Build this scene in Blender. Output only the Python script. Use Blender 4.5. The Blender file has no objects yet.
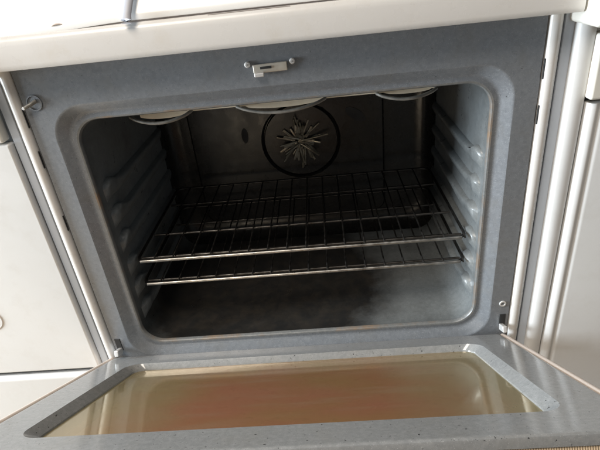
import bpy, bmesh, math, random
from mathutils import Vector, Matrix
random.seed(7)
scn = bpy.context.scene
COL = scn.collection

# ------------------------------------------------------------------ camera
cam = bpy.data.cameras.new('camera')
cam.sensor_width = 36.0
cam.lens = 486.953 / 600 * 36.0
cam.clip_start = 0.02
cam.clip_end = 60
camo = bpy.data.objects.new('camera', cam)
COL.objects.link(camo)
camo.matrix_world = (Matrix.Translation((0.06598, -0.70298, 0.64916)) @ Matrix.Rotation(0.075156, 4, 'Z')
                     @ Matrix.Rotation(1.067931, 4, 'X') @ Matrix.Rotation(-0.115071, 4, 'Z'))
scn.camera = camo

# ------------------------------------------------------------------ light of the room
w = bpy.data.worlds.new('World')
scn.world = w
w.use_nodes = True
bg = w.node_tree.nodes['Background']
bg.inputs[0].default_value = (0.76, 0.88, 1.0, 1)
bg.inputs[1].default_value = 0.12


def area(name, loc, target, sx, sy, power, col):
    l = bpy.data.lights.new(name, 'AREA')
    l.shape = 'RECTANGLE'
    l.size = sx
    l.size_y = sy
    l.energy = power
    l.color = col
    o = bpy.data.objects.new(name, l)
    COL.objects.link(o)
    o.location = loc
    o.rotation_euler = (Vector(target) - Vector(loc)).to_track_quat('-Z', 'Y').to_euler()
    return o


area('window_light', (-2.2, -0.27, 0.55), (0.1, 0.0, 0.25), 0.7, 1.0, 140, (0.82, 0.92, 1.0))
area('ceiling_light', (-0.75, -0.95, 2.1), (-0.2, 0.0, 0.3), 1.0, 0.8, 40, (1.0, 0.90, 0.78))

scn.view_settings.view_transform = 'Standard'
scn.view_settings.look = 'None'
scn.view_settings.exposure = 0.0
scn.view_settings.gamma = 1.0


# ------------------------------------------------------------------ materials
def newmat(name):
    m = bpy.data.materials.new(name)
    m.use_nodes = True
    nt = m.node_tree
    b = nt.nodes['Principled BSDF']
    return m, nt, b


def nd(nt, t, **k):
    n = nt.nodes.new(t)
    for a, v in k.items():
        setattr(n, a, v)
    return n


def noise(nt, scale, detail=4, rough=0.55, stretch=None):
    tc = nd(nt, 'ShaderNodeTexCoord')
    n = nd(nt, 'ShaderNodeTexNoise')
    n.inputs['Scale'].default_value = scale
    n.inputs['Detail'].default_value = detail
    n.inputs['Roughness'].default_value = rough
    if stretch:
        mp = nd(nt, 'ShaderNodeMapping')
        mp.inputs['Scale'].default_value = stretch
        nt.links.new(tc.outputs['Object'], mp.inputs[0])
        nt.links.new(mp.outputs[0], n.inputs['Vector'])
    else:
        nt.links.new(tc.outputs['Object'], n.inputs['Vector'])
    return n.outputs['Fac']


def ramp(nt, fac, a, b, ca=(0, 0, 0, 1), cb=(1, 1, 1, 1)):
    r = nd(nt, 'ShaderNodeValToRGB')
    r.color_ramp.elements[0].position = a
    r.color_ramp.elements[1].position = b
    r.color_ramp.elements[0].color = ca
    r.color_ramp.elements[1].color = cb
    nt.links.new(fac, r.inputs[0])
    return r.outputs[0]


def mix(nt, fac, a, b):
    m = nd(nt, 'ShaderNodeMix', data_type='RGBA')
    for s, v in ((m.inputs[0], fac), (m.inputs[6], a), (m.inputs[7], b)):
        if isinstance(v, (tuple, float, int)):
            s.default_value = v
        else:
            nt.links.new(v, s)
    return m.outputs[2]


def bump(nt, b, h, strength, dist=0.001):
    n = nd(nt, 'ShaderNodeBump')
    n.inputs['Strength'].default_value = strength
    n.inputs['Distance'].default_value = dist
    nt.links.new(h, n.inputs['Height'])
    nt.links.new(n.outputs[0], b.inputs['Normal'])


def C(r, g, b):
    return (r, g, b, 1)


def enamel(name, base, base2, speck, rough, grime, grime_lo=0.58, grime_hi=0.75, speck_lo=0.63, speck_scale=900, dark_specks=0.0):
    m, nt, b = newmat(name)
    col = mix(nt, noise(nt, 9, 5), base, base2)
    col = mix(nt, ramp(nt, noise(nt, 150, 4, .7), .40, .75), col, tuple(min(1, c * 1.22) for c in base2[:3]) + (1,))
    sp = ramp(nt, noise(nt, speck_scale, 2, 0.5), speck_lo, speck_lo + 0.09)
    col = mix(nt, sp, col, speck)
    g = ramp(nt, noise(nt, 14, 5, 0.7), grime_lo, grime_hi)
    col = mix(nt, g, col, grime)
    if dark_specks:
        d = ramp(nt, noise(nt, 230, 3, 0.6), dark_specks, dark_specks + 0.04)
        col = mix(nt, d, col, C(0.02, 0.02, 0.02))
    nt.links.new(col, b.inputs['Base Color'])
    r = ramp(nt, noise(nt, 30, 6, 0.65), 0.3, 0.75, C(rough * 0.75,) if False else (rough * .75,) * 3 + (1,), (rough * 1.5,) * 3 + (1,))
    nt.links.new(r, b.inputs['Roughness'])
    b.inputs['Specular IOR Level'].default_value = .75
    bump(nt, b, noise(nt, 320, 3), 0.12, 0.0006)
    return m


M = {}
M['frame'] = enamel('blue_grey_enamel', C(.160, .173, .191), C(.185, .197, .213), C(.42, .44, .46), .27, C(.18, .175, .165), .50, .95, dark_specks=.70)
M['door'] = enamel('door_enamel', C(.225, .23, .23), C(.262, .262, .258), C(.44, .44, .43), .14, C(.26, .25, .23), .50, .95, dark_specks=.66)
M['cavity'] = enamel('cavity_enamel', C(.165, .180, .184), C(.185, .197, .20), C(.36, .38, .38), .33, C(.065, .062, .055), .50, .95)
# shade of the cavity floor painted as a dark patch in its middle
M['guide'] = M['cavity'].copy()
M['guide'].name = 'rack_guide_enamel'
m = M['cavity']
nt = m.node_tree
b = nt.nodes['Principled BSDF']
lk = b.inputs['Base Color'].links[0]
unshaded = lk.from_socket
tc = nd(nt, 'ShaderNodeTexCoord')
mp = nd(nt, 'ShaderNodeMapping')
mp.inputs['Location'].default_value = (.25, -.50, -.10)
mp.inputs['Scale'].default_value = (2.6, 2.5, 4.0)
nt.links.new(tc.outputs['Object'], mp.inputs[0])
ln = nd(nt, 'ShaderNodeVectorMath', operation='LENGTH')
nt.links.new(mp.outputs[0], ln.inputs[0])
wb = nd(nt, 'ShaderNodeMath', operation='MULTIPLY_ADD')
nt.links.new(noise(nt, 11, 6, .65), wb.inputs[0])
wb.inputs[1].default_value = .34
nt.links.new(ln.outputs['Value'], wb.inputs[2])
floor_shade = mix(nt, ramp(nt, noise(nt, 40, 5, .65), .4, .75), C(.022, .022, .022), C(.042, .037, .031))
nt.links.new(mix(nt, ramp(nt, wb.outputs[0], .78, 1.62), floor_shade, unshaded), b.inputs['Base Color'])
M['back'] = enamel('cavity_back_shaded', C(.016, .016, .016), C(.020, .020, .019), C(.08, .08, .08), .26, C(.036, .034, .031), .42, .72)  # near-black copy of the cavity enamel, shade of the depth painted in
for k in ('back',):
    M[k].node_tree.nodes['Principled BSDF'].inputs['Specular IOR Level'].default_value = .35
M['rust'] = enamel('worn_lip', C(.14, .15, .155), C(.17, .17, .165), C(.32, .31, .29), .35, C(.25, .165, .10), .50, .72)


def paint(name, a, b2, rough, bumps=0.04, grime=None):
    m, nt, b = newmat(name)
    col = mix(nt, noise(nt, 5, 4), a, b2)
    if grime:
        col = mix(nt, ramp(nt, noise(nt, 22, 5, .7), .50, 1.0), col, grime)
    nt.links.new(col, b.inputs['Base Color'])
    nt.links.new(ramp(nt, noise(nt, 40, 5), .3, .7, (rough * .8,) * 3 + (1,), (rough * 1.3,) * 3 + (1,)), b.inputs['Roughness'])
    bump(nt, b, noise(nt, 60, 3), bumps, 0.001)
    return m


M['white'] = paint('white_enamel', C(.67, .65, .625), C(.71, .69, .665), .28, .03, C(.62, .57, .50))
M['top'] = paint('white_top_enamel', C(.84, .83, .81), C(.87, .86, .84), .25)
M['cab'] = paint('white_cabinet_paint', C(.63, .622, .608), C(.67, .662, .648), .40, .06, C(.58, .56, .53))
M['cream'] = paint('cream_paint', C(.74, .715, .65), C(.78, .755, .69), .40, .05)
M['almond'] = paint('almond_door_skin', C(.60, .50, .43), C(.68, .58, .50), .30, .04, C(.42, .28, .20))
M['filler'] = paint('grey_filler', C(.54, .59, .66), C(.58, .63, .70), .4)
M['dark'] = paint('dark_gap', C(.02, .02, .02), C(.03, .03, .03), .6)
M['seam'] = paint('seam_shadow', C(.30, .25, .22), C(.36, .31, .28), .6)
M['reflector'] = paint('cream_reflector', C(.86, .78, .62), C(.88, .81, .67), .5, .05, C(.60, .48, .30))
M['cord'] = paint('grey_cord', C(.36, .37, .41), C(.44, .45, .49), .45)


def metal(name, a, b2, rough, met=1.0):
    m, nt, b = newmat(name)
    nt.links.new(mix(nt, ramp(nt, noise(nt, 60, 5), .35, .7), a, b2), b.inputs['Base Color'])
    b.inputs['Metallic'].default_value = met
    nt.links.new(ramp(nt, noise(nt, 90, 4), .3, .7, (rough * .7,) * 3 + (1,), (rough * 1.4,) * 3 + (1,)), b.inputs['Roughness'])
    return m


M['rail'] = metal('rack_rail_lit', C(.44, .43, .41), C(.30, .28, .25), .36)  # brighter metal for the front bar, light painted into its colour
M['wire'] = metal('rack_wire_shaded', C(.11, .105, .10), C(.05, .045, .04), .45)  # darker metal for rim and wires, cavity shade painted into its colour
M['steel'] = metal('latch_steel', C(.72, .67, .58), C(.62, .56, .47), .4, .4)
M['screw'] = metal('screw_steel', C(.75, .74, .72), C(.64, .62, .60), .38, .35)
M['element'] = metal('heater_tube', C(.30, .285, .255), C(.16, .15, .135), .45, .3)
M['blade'] = metal('fan_blade_metal', C(.46, .42, .34), C(.20, .165, .11), .36, .4)

# greasy glass of the door: brown film over a see-through pane
m, nt, b = newmat('greasy_glass')
out = nt.nodes['Material Output']
tc = nd(nt, 'ShaderNodeTexCoord')
film = mix(nt, ramp(nt, noise(nt, 3.2, 5, .6, (1, 1.6, 1)), .38, .66), C(.42, .185, .105), C(.36, .225, .09))
film = mix(nt, ramp(nt, noise(nt, 26, 6, .6, (.35, 1.8, 1)), .52, .80), film, C(.42, .25, .15))
# burnt-on yellow border at the two ends of the pane
sx = nd(nt, 'ShaderNodeSeparateXYZ')
nt.links.new(tc.outputs['Object'], sx.inputs[0])
ab = nd(nt, 'ShaderNodeMath', operation='ABSOLUTE')
nt.links.new(sx.outputs[0], ab.inputs[0])
wob = nd(nt, 'ShaderNodeMath', operation='MULTIPLY_ADD')
nt.links.new(noise(nt, 7, 5), wob.inputs[0])
wob.inputs[1].default_value = .16
nt.links.new(ab.outputs[0], wob.inputs[2])
film = mix(nt, ramp(nt, wob.outputs[0], .20, .40), film, C(.36, .315, .175))
dif = nd(nt, 'ShaderNodeBsdfDiffuse')
nt.links.new(film, dif.inputs['Color'])
tr = nd(nt, 'ShaderNodeBsdfTransparent')
tr.inputs[0].default_value = (.75, .6, .42, 1)
m1 = nd(nt, 'ShaderNodeMixShader')
m1.inputs[0].default_value = .72
nt.links.new(tr.outputs[0], m1.inputs[1])
nt.links.new(dif.outputs[0], m1.inputs[2])
gl = nd(nt, 'ShaderNodeBsdfGlossy')
nt.links.new(ramp(nt, noise(nt, 18, 6, .7, (.4, 2, 1)), .35, .75, C(.02, .02, .02), C(.16, .16, .16)), gl.inputs['Roughness'])
gl.inputs['Color'].default_value = (.98, .92, .78, 1)
fr = nd(nt, 'ShaderNodeFresnel')
fr.inputs[0].default_value = 1.52
m2 = nd(nt, 'ShaderNodeMixShader')
fm = nd(nt, 'ShaderNodeMath', operation='MULTIPLY_ADD')
nt.links.new(fr.outputs[0], fm.inputs[0])
fm.inputs[1].default_value = .72
fm.inputs[2].default_value = .19
nt.links.new(fm.outputs[0], m2.inputs[0])
nt.links.new(m1.outputs[0], m2.inputs[1])
nt.links.new(gl.outputs[0], m2.inputs[2])
nt.links.new(m2.outputs[0], out.inputs['Surface'])
M['glass'] = m

# wooden floor, fine grooved tan boards
m, nt, b = newmat('tan_floor')
tc = nd(nt, 'ShaderNodeTexCoord')
wv = nd(nt, 'ShaderNodeTexWave', wave_type='BANDS', bands_direction='X')
wv.inputs['Scale'].default_value = 45
wv.inputs['Distortion'].default_value = .6
nt.links.new(tc.outputs['Object'], wv.inputs['Vector'])
col = mix(nt, wv.outputs['Fac'], C(.42, .32, .22), C(.50, .39, .27))
col = mix(nt, ramp(nt, noise(nt, 6, 6, .6, (1, 6, 1)), .4, .7), col, C(.40, .30, .20))
nt.links.new(col, b.inputs['Base Color'])
b.inputs['Roughness'].default_value = .5
bump(nt, b, wv.outputs['Fac'], .5, .002)
M['floor'] = m


# ribbed tan strip
m, nt, b = newmat('tan_strip')
tc = nd(nt, 'ShaderNodeTexCoord')
wv = nd(nt, 'ShaderNodeTexWave', wave_type='BANDS', bands_direction='X')
wv.inputs['Scale'].default_value = 130
wv.inputs['Distortion'].default_value = .6
nt.links.new(tc.outputs['Object'], wv.inputs['Vector'])
col = mix(nt, wv.outputs['Fac'], C(.66, .50, .33), C(.76, .60, .41))
col = mix(nt, ramp(nt, noise(nt, 6, 6, .6, (1, 6, 1)), .4, .7), col, C(.64, .48, .31))
nt.links.new(col, b.inputs['Base Color'])
b.inputs['Roughness'].default_value = .5
bump(nt, b, wv.outputs['Fac'], .5, .002)
M['strip'] = m


# ------------------------------------------------------------------ mesh helpers
def mesh(name, V, F, mats, mi=None, smooth=35):
    me = bpy.data.meshes.new(name)
    me.from_pydata([tuple(v) for v in V], [], F)
    for k in (mats if isinstance(mats, (list, tuple)) else [mats]):
        me.materials.append(M[k])
    if mi:
        for p, i in zip(me.polygons, mi):
            p.material_index = i
    bm = bmesh.new()
    bm.from_mesh(me)
    bmesh.ops.recalc_face_normals(bm, faces=bm.faces)
    bm.to_mesh(me)
    bm.free()
    if smooth:
        for p in me.polygons:
            p.use_smooth = True
        me.set_sharp_from_angle(angle=math.radians(smooth))
    return me


def link(name, me, parent=None, loc=None, rot=None, label=None, cat=None, group=None, kind=None):
    o = bpy.data.objects.new(name, me)
    COL.objects.link(o)
    if parent:
        o.parent = parent
    if loc:
        o.location = loc
    if rot:
        o.rotation_euler = rot
    for k, v in (('label', label), ('category', cat), ('group', group), ('kind', kind)):
        if v:
            o[k] = v
    return o


def thing(name, label, cat, loc=(0, 0, 0), group=None):
    return link(name, None, None, loc, None, label, cat, group)


def rbox(name, lo, hi, mat, r=.003, seg=3):
    bm = bmesh.new()
    bmesh.ops.create_cube(bm, size=1)
    for v in bm.verts:
        v.co = Vector([lo[i] + (v.co[i] + .5) * (hi[i] - lo[i]) for i in range(3)])
    if r:
        bmesh.ops.bevel(bm, geom=list(bm.edges), offset=r, segments=seg, affect='EDGES', profile=.5)
    bmesh.ops.recalc_face_normals(bm, faces=bm.faces)
    me = bpy.data.meshes.new(name)
    bm.to_mesh(me)
    bm.free()
    me.materials.append(M[mat])
    for p in me.polygons:
        p.use_smooth = True
    N = [Vector((0, 0, 0)) for _ in me.vertices]
    for p in me.polygons:
        for i in p.vertices:
            N[i] += p.normal * p.area
    me.normals_split_custom_set_from_vertices([n.normalized() for n in N])
    return me


def tube(name, pts, r, mat, n=10, flat=1.0):
    pts = [Vector(p) for p in pts]
    V, F = [], []
    up0 = Vector((0, 0, 1))
    for i, p in enumerate(pts):
        t = (pts[min(i + 1, len(pts) - 1)] - pts[max(i - 1, 0)]).normalized()
        a = t.cross(up0 if abs(t.z) < .9 else Vector((0, 1, 0))).normalized()
        c = a.cross(t).normalized()
        rr = r[i] if isinstance(r, (list, tuple)) else r
        for k in range(n):
            an = 2 * math.pi * k / n
            V.append(p + a * math.cos(an) * rr + c * math.sin(an) * rr * flat)
    for i in range(len(pts) - 1):
        for k in range(n):
            F.append((i * n + k, i * n + (k + 1) % n, (i + 1) * n + (k + 1) % n, (i + 1) * n + k))
    F.append(tuple(range(n)))
    F.append(tuple(range((len(pts) - 1) * n, len(pts) * n)))
    return mesh(name, V, F, mat, smooth=50)


def rrect(x0, x1, z0, z1, r, n=10, ns=6):
    """rounded rectangle ring in (a, b); ns extra points along each side"""
    P = []
    cs = [((x1 - r, z1 - r), 0), ((x0 + r, z1 - r), 90), ((x0 + r, z0 + r), 180), ((x1 - r, z0 + r), 270)]
    for i, ((cx, cz), a0) in enumerate(cs):
        for k in range(n + 1):
            a = math.radians(a0 + 90 * k / n)
            P.append((cx + r * math.cos(a), cz + r * math.sin(a)))
        (dx, dz), b0 = cs[(i + 1) % 4]
        a = math.radians(a0 + 90)
        e0 = P[-1]
        e1 = (dx + r * math.cos(a), dz + r * math.sin(a))
        for k in range(1, ns):
            P.append((e0[0] + (e1[0] - e0[0]) * k / ns, e0[1] + (e1[1] - e0[1]) * k / ns))
    return P


def loft(rings, cap=False):
    V, F = [], []
    n = len(rings[0])
    for rg in rings:
        V += rg
    for i in range(len(rings) - 1):
        for k in range(n):
            F.append((i * n + k, i * n + (k + 1) % n, (i + 1) * n + (k + 1) % n, (i + 1) * n + k))
    if cap:
        F.append(tuple(range((len(rings) - 1) * n, len(rings) * n)))
    return V, F, n


def disc(name, r, h, mat, n=28, bev=.0):
    """axis along -y, base at y=0, front at y=-h"""
    rings = []
    for rr, y in ((r, 0), (r, -h + bev), (r - bev, -h)):
        rings.append([(rr * math.cos(2 * math.pi * k / n), y, rr * math.sin(2 * math.pi * k / n)) for k in range(n)])
    V, F, _ = loft(rings, True)
    return mesh(name, V, F, mat, smooth=45)


def ringmesh(name, r0, r1, h, mat, n=40):
    rings = []
    for rr, y in ((r1, 0), (r1 - .15 * (r1 - r0), -h), (r0 + .15 * (r1 - r0), -h), (r0, 0)):
        rings.append([(rr * math.cos(2 * math.pi * k / n), y, rr * math.sin(2 * math.pi * k / n)) for k in range(n)])
    V, F, _ = loft(rings)
    return mesh(name, V, F, mat, smooth=60)


# ------------------------------------------------------------------ floor
FZ = -.28
V = [(-4, -4, FZ), (4, -4, FZ), (4, 1.2, FZ), (-4, 1.2, FZ)]
link('floor', mesh('floor', V, [(0, 1, 2, 3)], 'floor', smooth=0), kind='structure')

# ------------------------------------------------------------------ the range
W = .3725
R = thing('oven_range', 'white kitchen range with blue-grey enamel oven front and its door open', 'oven', (0, 0, FZ))
RI = Vector((0, 0, -FZ))


def part(name, me, parent=R, loc=(0, 0, 0), rot=None, label=None, kind=None):
    l = Vector(loc) + (RI if parent is R else Vector((0, 0, 0)))
    return link(name, me, parent, l, rot, label, kind=kind)


# front frame: sheet with an embossed rounded border round the opening
def ring_y(x0, x1, z0, z1, r, y):
    return [(a, y, c) for a, c in rrect(x0, x1, z0, z1, r)]


OX0, OX1, OZ0, OZ1 = -.3405, .3395, -.006, .4915
prof = [(0, 0, .052), (.0025, .0015, .051), (.0125, .0105, .046), (.0155, .0125, .044), (.0185, .0128, .043), (.0235, .0118, .041)]
rings = [ring_y(-W, W, -.05, .565, .002, .006), ring_y(-W, W, -.05, .565, .002, .0008), ring_y(-W + .001, W - .001, -.049, .564, .002, 0)]
rings.append(ring_y(-W + .004, W - .004, -.046, .561, .002, 0))
for d, y, r in [(-.0012, 0, .0525)] + prof:
    rings.append(ring_y(OX0 + d, OX1 - d, OZ0 + d, OZ1 - d, r, y))
V, F, n = loft(rings)
part('front_frame', mesh('front_frame', V, F, 'frame', smooth=30))
rings = [ring_y(OX0 + d, OX1 - d, OZ0 + d, OZ1 - d, r, y) for d, y, r in
         ((.0235, .0118, .041), (.0260, .0122, .040), (.0275, .0145, .039), (.0275, .0190, .039))]
V, F, n = loft(rings)
part('opening_lip', mesh('opening_lip', V, F, 'rust', smooth=40), label='worn rust-tinged inner edge of the oven opening')
# cavity liner
IX0, IX1, IZ0, IZ1 = OX0 + .0275, OX1 - .0275, OZ0 + .0275, OZ1 - .0275
BY = .425
rings = []
for g, y, r in ((0, .019, .039), (-.004, .026, .040), (-.005, .05, .040), (-.005, .30, .040), (-.005, BY - .045, .040),
                (-.002, BY - .026, .044), (.006, BY - .010, .05), (.02, BY - .002, .055), (.036, BY, .06)):
    rings.append(ring_y(IX0 + g, IX1 - g, IZ0 + g, IZ1 - g, r, y))
V, F, n = loft(rings, True)
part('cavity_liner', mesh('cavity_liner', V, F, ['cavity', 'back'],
     [1 if k >= 4 * n else 0 for k in range(len(F) - 1)] + [1], smooth=40))  # rear corners get the dark back colour too, their shade painted in

# body around the cavity (behind the face) and the lower drawer front
part('body_shell', rbox('body_shell', (-.394, .47, -.25), (.394, .62, .55), 'white', .004))
part('drawer_front', rbox('drawer_front', (-.385, .045, -.25), (.385, .07, -.055), 'white', .006))
# rounded white side trims of the body
for s in (-1, 1):
    P = [(.3745, .016), (.3745, .002), (.3765, -.0025), (.380, -.005), (.385, -.0055), (.389, -.004), (.393, .001), (.3955, .008), (.396, .022), (.396, .46), (.385, .46)]
    zs = (-.20, .548)
    V = [(s * x, y, z) for z in zs for x, y in P]
    k = len(P)
    F = [(i, (i + 1) % k, k + (i + 1) % k, k + i) for i in range(k)] + [tuple(range(k)), tuple(range(k, 2 * k))]
    st = part('side_trim', mesh('side_trim', V, F, 'white', smooth=40))
    for z in (.478, .413, .30):
        if s == 1 and z == .30:
            continue
        part('slot', rbox('slot', (-.0008, -.0012, -.014), (.0008, .002, .014), 'dark', .0004, 1), st, (s * .3752, -.0008, z))

for s in (-1, 1):
    a, c = sorted((s * .3962, s * .4098))
    part('gap_filler', rbox('gap_filler', (a, .002, -.20), (c, .03, .5515), 'filler', .001, 1))

# latch plate, screws and hook in the middle of the top rail
lp = part('door_latch', rbox('door_latch', (-.024, -.004, -.006), (.024, 0, .006), 'steel', .0012), R, (-.003, -.0002, .517), (0, math.radians(-1), 0))
part('latch_slot', rbox('latch_slot', (-.008, -.0008, -.0016), (.008, 0, .0016), 'dark', .0003, 1), lp, (-.006, -.0042, .001))
part('latch_hook', rbox('latch_hook', (-.007, -.007, -.0028), (.007, 0, .0028), 'screw', .0015), lp, (-.016, -.003, -.0072))
for x, z in ((-.0345, .5235), (.0285, .5225)):
    sc = part('screw_head', disc('screw_head', .0042, .003, 'screw', 20, .0013), R, (x, -.0002, z))
    part('screw_recess', disc('screw_recess', .0009, .0005, 'element', 10, .0001), sc, (0, -.0030, 0))

# round latch hole with a bent pin, upper left
h = part('round_socket', ringmesh('round_socket', .0095, .0118, .0016, 'frame'), R, (-.354, -.0002, .500))
part('socket_floor', disc('socket_floor', .0094, .0005, 'frame', 28, .0001), h)
part('pin', tube('pin', [(.004, -.001, .003), (-.004, -.007, -.001), (-.012, -.009, -.004)], [.0028, .0028, .0024], 'element', 10), h)
part('pin_tip', disc('pin_tip', .0026, .002, 'screw', 14, .0008), h, (-.0135, -.0080, -.0045))

# hinge details in the two lower corners
for s in (-1, 1):
    if s == 1:
        part('screw_head', ringmesh('screw_head', .0032, .0062, .0016, 'screw', 24), R, (.3595, -.0002, .068))
    hs = part('hinge_slot', rbox('hinge_slot', (-.0055, -.001, -.014), (.0055, .001, .014), 'dark', .0009, 2), R, (s * .362, -.0003, .030))
    part('hinge_arm', rbox('hinge_arm', (-.004, -.022, -.006), (.004, .0, .006), 'screw', .0018), hs, (s * -.001, -.001, -.014), (math.radians(-25), 0, 0))

# ---- heating element and its reflector under the cavity ceiling
EY = .036


def arc_loop(x0, x1, zt, dip, y, n=14):
    return [(x0 + (x1 - x0) * k / n, y - .012 * math.sin(math.pi * k / n) ** .7 if 0 < k < n else y, zt - dip * math.sin(math.pi * k / n) ** .8) for k in range(n + 1)]


loops = [(-.236, -.140, .4545, .0100), (-.066, .070, .4550, .0110), (.150, .238, .4540, .0080)]
el = part('broil_element', tube('broil_element', [(-.27, .37, .452), (-.262, .375, .452), (.262, .375, .452), (.27, .37, .452)], .0034, 'element'))
for x0, x1, zt, dip in loops:
    pts = [(x0 - .004, .37, .452), (x0 - .004, .20, .452), (x0 - .002, .070, .4545)] + arc_loop(x0, x1, zt, dip, EY + .006) + [(x1 + .002, .070, .4545), (x1 + .004, .20, .452), (x1 + .004, .37, .452)]
    part('element_loop', tube('element_loop', pts, .0026, 'element', 10), el)
V, F = [], []
nx = 120
for i in range(nx + 1):
    x = -.222 + (.236 + .222) * i / nx
    zl = .4538
    for a, c, zt, dip in loops:
        if a + .012 < x < c - .006:
            q = (x - a - .012) / (c - a - .018)
            zl = min(zl, .4538 - .0072 * math.sin(math.pi * q) ** .45 * (.6 if a > .1 else 1))
    V += [(x, .0470, .4665), (x, .0470, zl), (x, .0485, zl), (x, .0485, .4665)]
for i in range(nx):
    for k in range(4):
        F.append((4 * i + k, 4 * i + (k + 1) % 4, 4 * i + 4 + (k + 1) % 4, 4 * i + 4 + k))
part('broil_reflector', mesh('broil_reflector', V, F, 'reflector', smooth=30), label='pale cream strip behind the heating element loops')

# ---- fan baffle on the back wall
bp = []
for g, y, r in ((0, BY, .03), (0, BY - .010, .03), (.004, BY - .014, .027)):
    bp.append([(a, y, c) for a, c in rrect(-.255 + g, .205 - g, .06 + g, .40 - g, r)])
n0 = len(bp[0])
FC = Vector((.0075, 0, .2635))
# front of the plate is closed towards a round hole
RH = .093


def hole_ring(rad, y):
    out = []
    for (a, yy, c) in bp[-1]:
        d = Vector((a - FC.x, c - FC.z)).normalized()
        out.append((FC.x + d.x * rad, y, FC.z + d.y * rad))
    return out


bp2 = bp + [hole_ring(RH + .002, BY - .014), hole_ring(RH, BY - .011), hole_ring(RH - .003, BY - .004)]
V, F, n = loft(bp2)
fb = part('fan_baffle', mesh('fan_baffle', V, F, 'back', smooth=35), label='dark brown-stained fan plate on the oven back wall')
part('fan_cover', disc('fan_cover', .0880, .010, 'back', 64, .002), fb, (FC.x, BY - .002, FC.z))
part('fan_hub', disc('fan_hub', .008, .006, 'blade', 24, .002), fb, (FC.x, BY - .012, FC.z))
bl = [rbox('fan_blade', (-.0015 * k, -.004, .008), (.0015 * k, 0, .008 + ln), 'blade', .0006, 1) for k, ln in ((1.3, .040), (2.0, .030), (1.0, .050), (1.5, .022), (1.3, .045))]
for k in range(60):
    a = 2 * math.pi * k / 60 + random.uniform(-.12, .12)
    q = random.uniform(0, .012)
    part('fan_blade', bl[random.randrange(5)], fb, (FC.x + q * math.sin(a) + random.uniform(-.012, .012), BY - .0125 - .0012 * (k % 4), FC.z + q * math.cos(a)),
         (0, a + random.uniform(-.22, .22), random.uniform(-.9, .9)))
for (x, z, a, rx, rz) in ((.140, .316, 35, .027, .012), (-.124, .288, 90, .018, .008), (.150, .230, 80, .010, .004)):
    rg = []
    for q, y in ((1, 0), (1, -.001)):
        rg.append([(q * rx * math.cos(t), y, q * rz * math.sin(t)) for t in [2 * math.pi * k / 28 for k in range(28)]])
    V, F, _ = loft(rg, True)
    part('vent_hole', mesh('vent_hole', V, F, 'dark', smooth=30), fb, (x, BY - .0142, z), (0, math.radians(a), 0))

# ---- embossed rack guides on both side walls
ZT = (.333, .2815, .2295, .1775, .1265, .075)


def guide_mesh():
    V, F = [], []
    ys = [.044, .048, .055, .068, .080, .090, .102, .115, .20, .30, .37, .385, .392]
    out = [.0, .0065, .0105, .0120, .0108, .0070, .0092, .0110, .0110, .0110, .0110, .006, .0]
    lift = [.003, .006, .010, .012, .009, .003, .001, 0, 0, 0, 0, 0, 0]
    pr = [(0, -.024), (.40, -.019), (.80, -.011), (1, -.0025), (.8, 0), (0, .003)]
    for y, o, l in zip(ys, out, lift):
        for a, z in pr:
            V.append((-a * o, y, z + (l if z > -.008 else l * .3)))
    k = len(pr)
    for i in range(len(ys) - 1):
        for j in range(k - 1):
            F.append((i * k + j, i * k + j + 1, (i + 1) * k + j + 1, (i + 1) * k + j))
    return mesh('rack_guide', V, F, 'guide', smooth=60)


def wobble(me, seed):
    rnd = random.Random(seed)
    for v in me.vertices:
        if v.co.y < .12 and abs(v.co.x) > .004:
            v.co.x *= rnd.uniform(.75, 1.2)
            v.co.z += rnd.uniform(-.0022, .0022)
            v.co.y += rnd.uniform(-.003, .003)
    return me


gR = guide_mesh()
gL = gR.copy()
for v in gL.vertices:
    v.co.x *= -1
gL.flip_normals()
for k, z in enumerate(ZT):
    part('rack_guide', wobble(gR.copy(), k), R, (IX1 + .0052, 0, z))
    part('rack_guide', wobble(gL.copy(), 20 + k), R, (IX0 - .0052, 0, z))

# ---- white front trim above the oven and sloped top panel
def sweep_x(name, prof, xs, mat, parent=R, fn=None, smooth=40, close=True):
    V, F = [], []
    k = len(prof)
    for x in xs:
        for (y, z) in prof:
            yy, zz = (y, z) if fn is None else fn(x, y, z)
            V.append((x, yy, zz))
    for i in range(len(xs) - 1):
        for j in range(k if close else k - 1):
            F.append((i * k + j, i * k + (j + 1) % k, (i + 1) * k + (j + 1) % k, (i + 1) * k + j))
    F.append(tuple(range(k)))
    F.append(tuple(range((len(xs) - 1) * k, len(xs) * k)))
    return part(name, mesh(name, V, F, mat, smooth=smooth), parent)


xs = [-.398 + .796 * i / 40 for i in range(41)]
ft = sweep_x('front_trim', [(.02, .552), (-.033, .552), (-.0375, .553), (-.0395, .556), (-.0400, .560), (-.0400, .583), (-.0393, .588), (-.0372, .5920), (-.0340, .5945), (-.029, .596), (.02, .5965)], xs, 'white')


def seam(x):
    if x < -.18:
        return .0010 - .0085 * ((-.18 - x) / .165) ** 1.15
    return .0010 - .002 * (x + .18)


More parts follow.
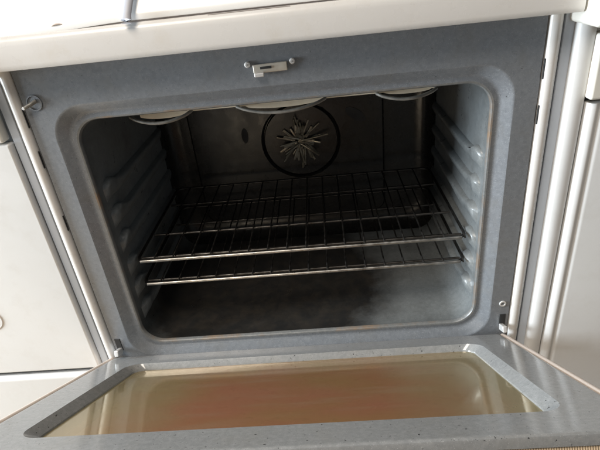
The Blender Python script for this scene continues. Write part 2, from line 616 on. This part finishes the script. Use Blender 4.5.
sweep_x('seam_gap', [(.02, .594), (-.0300, .594), (-.0300, .5980), (.02, .5980)], xs[1:-1], 'seam', fn=lambda x, y, z: (y, z + (seam(x) if z > .596 else min(0, seam(x)))))
sweep_x('top_panel', [(.30, .5969), (-.0310, .5969), (-.0322, .5974), (-.0325, .5990), (-.0300, .606), (-.010, .632), (.03, .672), (.10, .70), (.30, .70)], xs, 'top', fn=lambda x, y, z: (y, z + seam(x)))
part('trim_crease', rbox('trim_crease', (-.053, -.0006, -.0003), (.053, .0006, .0003), 'seam', .0002, 1), R, (-.018, -.0335, .5951), (0, 0, 0))
nb = part('edge_notch', tube('edge_notch', [(-.008, 0, -.0012), (-.004, -.001, .0008), (0, -.0012, .0014), (.004, -.001, .0012), (.008, 0, .0004)], [.0004, .0009, .0011, .0009, .0004], 'almond', 8), R, (-.270, -.0300, .6020))

# ---- the open door (hangs forward and a little raised)
T = .5284
D = part('door', None, R, (-.009, -.002, 0), (-T, 0, 0))   # local: x, -y towards viewer along the door, z = inner face normal


def ring_d(x0, x1, s0, s1, r, h):
    return [(a, -c, h) for a, c in rrect(x0, x1, s0, s1, r)]


HX, S0, S1 = .312, .066, .389
rings = [ring_d(-.369, .369, .0, .448, .008, -.012), ring_d(-.369, .369, .0, .448, .008, -.004), ring_d(-.3682, .3682, .0008, .4472, .008, -.0018), ring_d(-.366, .366, .003, .445, .008, -.0004), ring_d(-.364, .364, .005, .443, .008, 0), ring_d(-.362, .362, .007, .441, .008, 0), ring_d(-HX - .0012, HX + .0012, S0 - .0012, S1 + .0012, .029, 0)]
for d, h, r in ((0, 0, .028), (.0012, -.0008, .027), (.0130, -.0088, .021), (.0142, -.0098, .020), (.0148, -.0125, .020)):
    rings.append(ring_d(-HX + d, HX - d, S0 + d * .2, S1 - d, r, h))
V, F, n = loft(rings)
part('inner_panel', mesh('inner_panel', V, F, 'door', smooth=30), D)
g0 = [ring_d(-HX + .0138, HX - .0138, S0 + .0026, S1 - .0138, .020, h) for h in (-.0165, -.0120)]
V, F, n = loft(g0, True)
part('window_glass', mesh('window_glass', V, F, 'glass', smooth=30), D, label='brown grease-filmed glass window of the oven door')
# steel window frame below the glass and inner tan lining
rings = [ring_d(-HX + d, HX - d, S0 + d, S1 - d, .018, h) for d, h in ((.010, -.019), (.030, -.0195), (.031, -.029), (.010, -.0295))]
V, F, n = loft(rings)
part('glass_retainer', mesh('glass_retainer', V, F, 'rust', smooth=30), D)
part('outer_glass', rbox('outer_glass', (-.30, -.385, -.034), (.30, -.075, -.030), 'almond', .001, 1), D)
# outer skin of the door with rounded side rails
part('outer_skin', rbox('outer_skin', (-.376, -.444, -.040), (.376, -.002, -.0345), 'almond', .002, 2), D)
for s in (-1, 1):
    part('side_rail', tube('side_rail', [(s * .3735, -.004, -.006), (s * .3735, -.2, -.006), (s * .3735, -.448, -.006)], .0062, 'almond', 16), D)
    part('side_wall', rbox('side_wall', (-.003, -.425, -.034), (.003, -.003, -.008), 'almond', .001, 1), D, (s * .3735, 0, 0))
part('end_wall', rbox('end_wall', (-.370, -.003, -.034), (.370, .003, -.0085), 'strip', .001, 1), D, (0, -.4425, 0), label='tan ribbed edge strip at the near end of the door')

# ------------------------------------------------------------------ oven racks (loose: things of their own)
def make_rack(label, z):
    t = thing('oven_rack', label, 'rack', (0, 0, z), 'wire racks inside the oven')
    x0, x1, y0, y1 = -.302, .302, .050, .372
    c = .018
    pts = []
    for cx, cy, a0 in ((x1 - c, y0 + c, 270), (x1 - c, y1 - c, 0), (x0 + c, y1 - c, 90), (x0 + c, y0 + c, 180)):
        for k in range(7):
            a = math.radians(a0 + 15 * k)
            pts.append((cx + c * math.cos(a), cy + c * math.sin(a), 0))
    pts.append(pts[0])
    link('rim', tube('rim', pts, .0028, 'wire', 10), t)
    link('front_rail', tube('front_rail', [(x0 + .008, y0 - .0004, .0004), (0, y0 - .0004, .0002), (x1 - .008, y0 - .0004, .0004)], .0033, 'rail', 10), t)  # added over the dark rim so only the front bar reads as lit
    bar = tube('cross_bar', [(x0 + .004, 0, 0), (0, 0, -.0004), (x1 - .004, 0, 0)], .0024, 'wire', 8)
    for y in (.068, .155, .290):
        link('cross_bar', bar, t, (0, y, -.0040))
    wire = tube('wire', [(0, .049, -.0014), (0, .055, .0012), (0, .22, .0010), (0, .367, .0012), (0, .374, -.001)], .0016, 'wire', 8)
    for k in range(17):
        link('wire', wire, t, (.0152 + .03555 * (k - 8), 0, .0010))
    return t


make_rack('upper wire oven rack, resting just above the other rack', .1826)
make_rack('lower wire oven rack, nearest the oven floor', .1311)

# ------------------------------------------------------------------ neighbouring cabinets
def cabinet(name, label, s):
    t = thing(name, label, 'cabinet', (s * .66, 0, FZ))
    o = Vector((-s * .66, 0, -FZ))

    def p(nm, lo, hi, mat, r=.003, seg=3, par=t):
        a, c = sorted((s * lo[0], s * hi[0]))
        return link(nm, rbox(nm, (a, lo[1], lo[2]), (c, hi[1], hi[2]), mat, r, seg), par, o if par is t else None)
    return t, p


LC, p = cabinet('base_cabinet', 'white cabinet left of the oven with flat door above a lower drawer', -1)
p('carcass', (.412, .024, -.28), (.98, .60, .535), 'cab', .002)
p('stile', (.4100, .018, -.28), (.440, .0245, .534), 'cab', .002)
p('cabinet_door', (.4115, -.008, -.0195), (.93, .0095, .4445), 'cab', .004, 4)
p('drawer_front', (.416, -.012, .4475), (.93, .0095, .530), 'cream', .004, 4)
p('lower_drawer', (.4115, -.010, -.262), (.93, .0095, -.031), 'cab', .010, 5)
p('countertop', (.402, -.05, .537), (.98, .60, .577), 'cream', .006, 4)
link('cover_cap', disc('cover_cap', .0235, .0012, 'cab', 48, .0005), LC, (.66 - .582, -.0081, .116 - FZ))
link('cap_edge', ringmesh('cap_edge', .0236, .0246, .0006, 'almond', 48), LC, (.66 - .582, -.0081, .116 - FZ))

RC, p = cabinet('base_cabinet', 'white cabinet right of the oven with ridged door edge under a cream drawer', 1)
p('carcass', (.413, .030, -.28), (.98, .60, .535), 'cab', .002)
# rounded bright stile
def vprof(name, P, z0, z1, mat, par, off):
    k = len(P)
    V = [(x, y, z) for z in (z0, z1) for x, y in P]
    F = [(i, (i + 1) % k, k + (i + 1) % k, k + i) for i in range(k)] + [tuple(range(k)), tuple(range(k, 2 * k))]
    return link(name, mesh(name, V, F, mat, smooth=40), par, off)


oR = Vector((-.662, -.010, -FZ))
vprof('stile', [(.4115, .0295), (.4115, .010), (.4128, .003), (.4165, -.0012), (.423, -.0028), (.430, -.0028), (.4345, -.001), (.4365, .004), (.4365, .0295)], -.28, .5362, 'cab', RC, oR)
vprof('cabinet_door', [(.437, .0095), (.4372, .002), (.439, -.004), (.4425, -.0085), (.447, -.0105), (.4505, -.0100), (.4525, -.0085), (.4550, -.0085), (.4575, -.0105), (.461, -.0115), (.93, -.0115), (.93, .0095)], -.262, .428, 'cab', RC, oR)
p('drawer_front', (.4325, -.026, .4345), (.93, .0095, .521), 'cream', .004, 4)
p('top_rail', (.4345, -.004, .5215), (.92, .010, .5362), 'cab', .001, 1)
p('countertop', (.401, -.070, .5365), (.98, .60, .590), 'cream', .006, 4)

# ------------------------------------------------------------------ cord lying over the front trim
V = []
cpts = [(-.158, .035, .690), (-.163, .004, .655), (-.1675, -.018, .632), (-.1705, -.030, .617), (-.1725, -.0385, .606), (-.1733, -.0425, .600), (-.1735, -.0440, .5965)]
link('grey_cord', tube('grey_cord', cpts, [.0070, .0070, .0070, .0068, .0066, .0074, .0070], 'cord', 14, .55),
     label='flat pale grey cord hanging down onto the white trim above the oven', cat='cord')
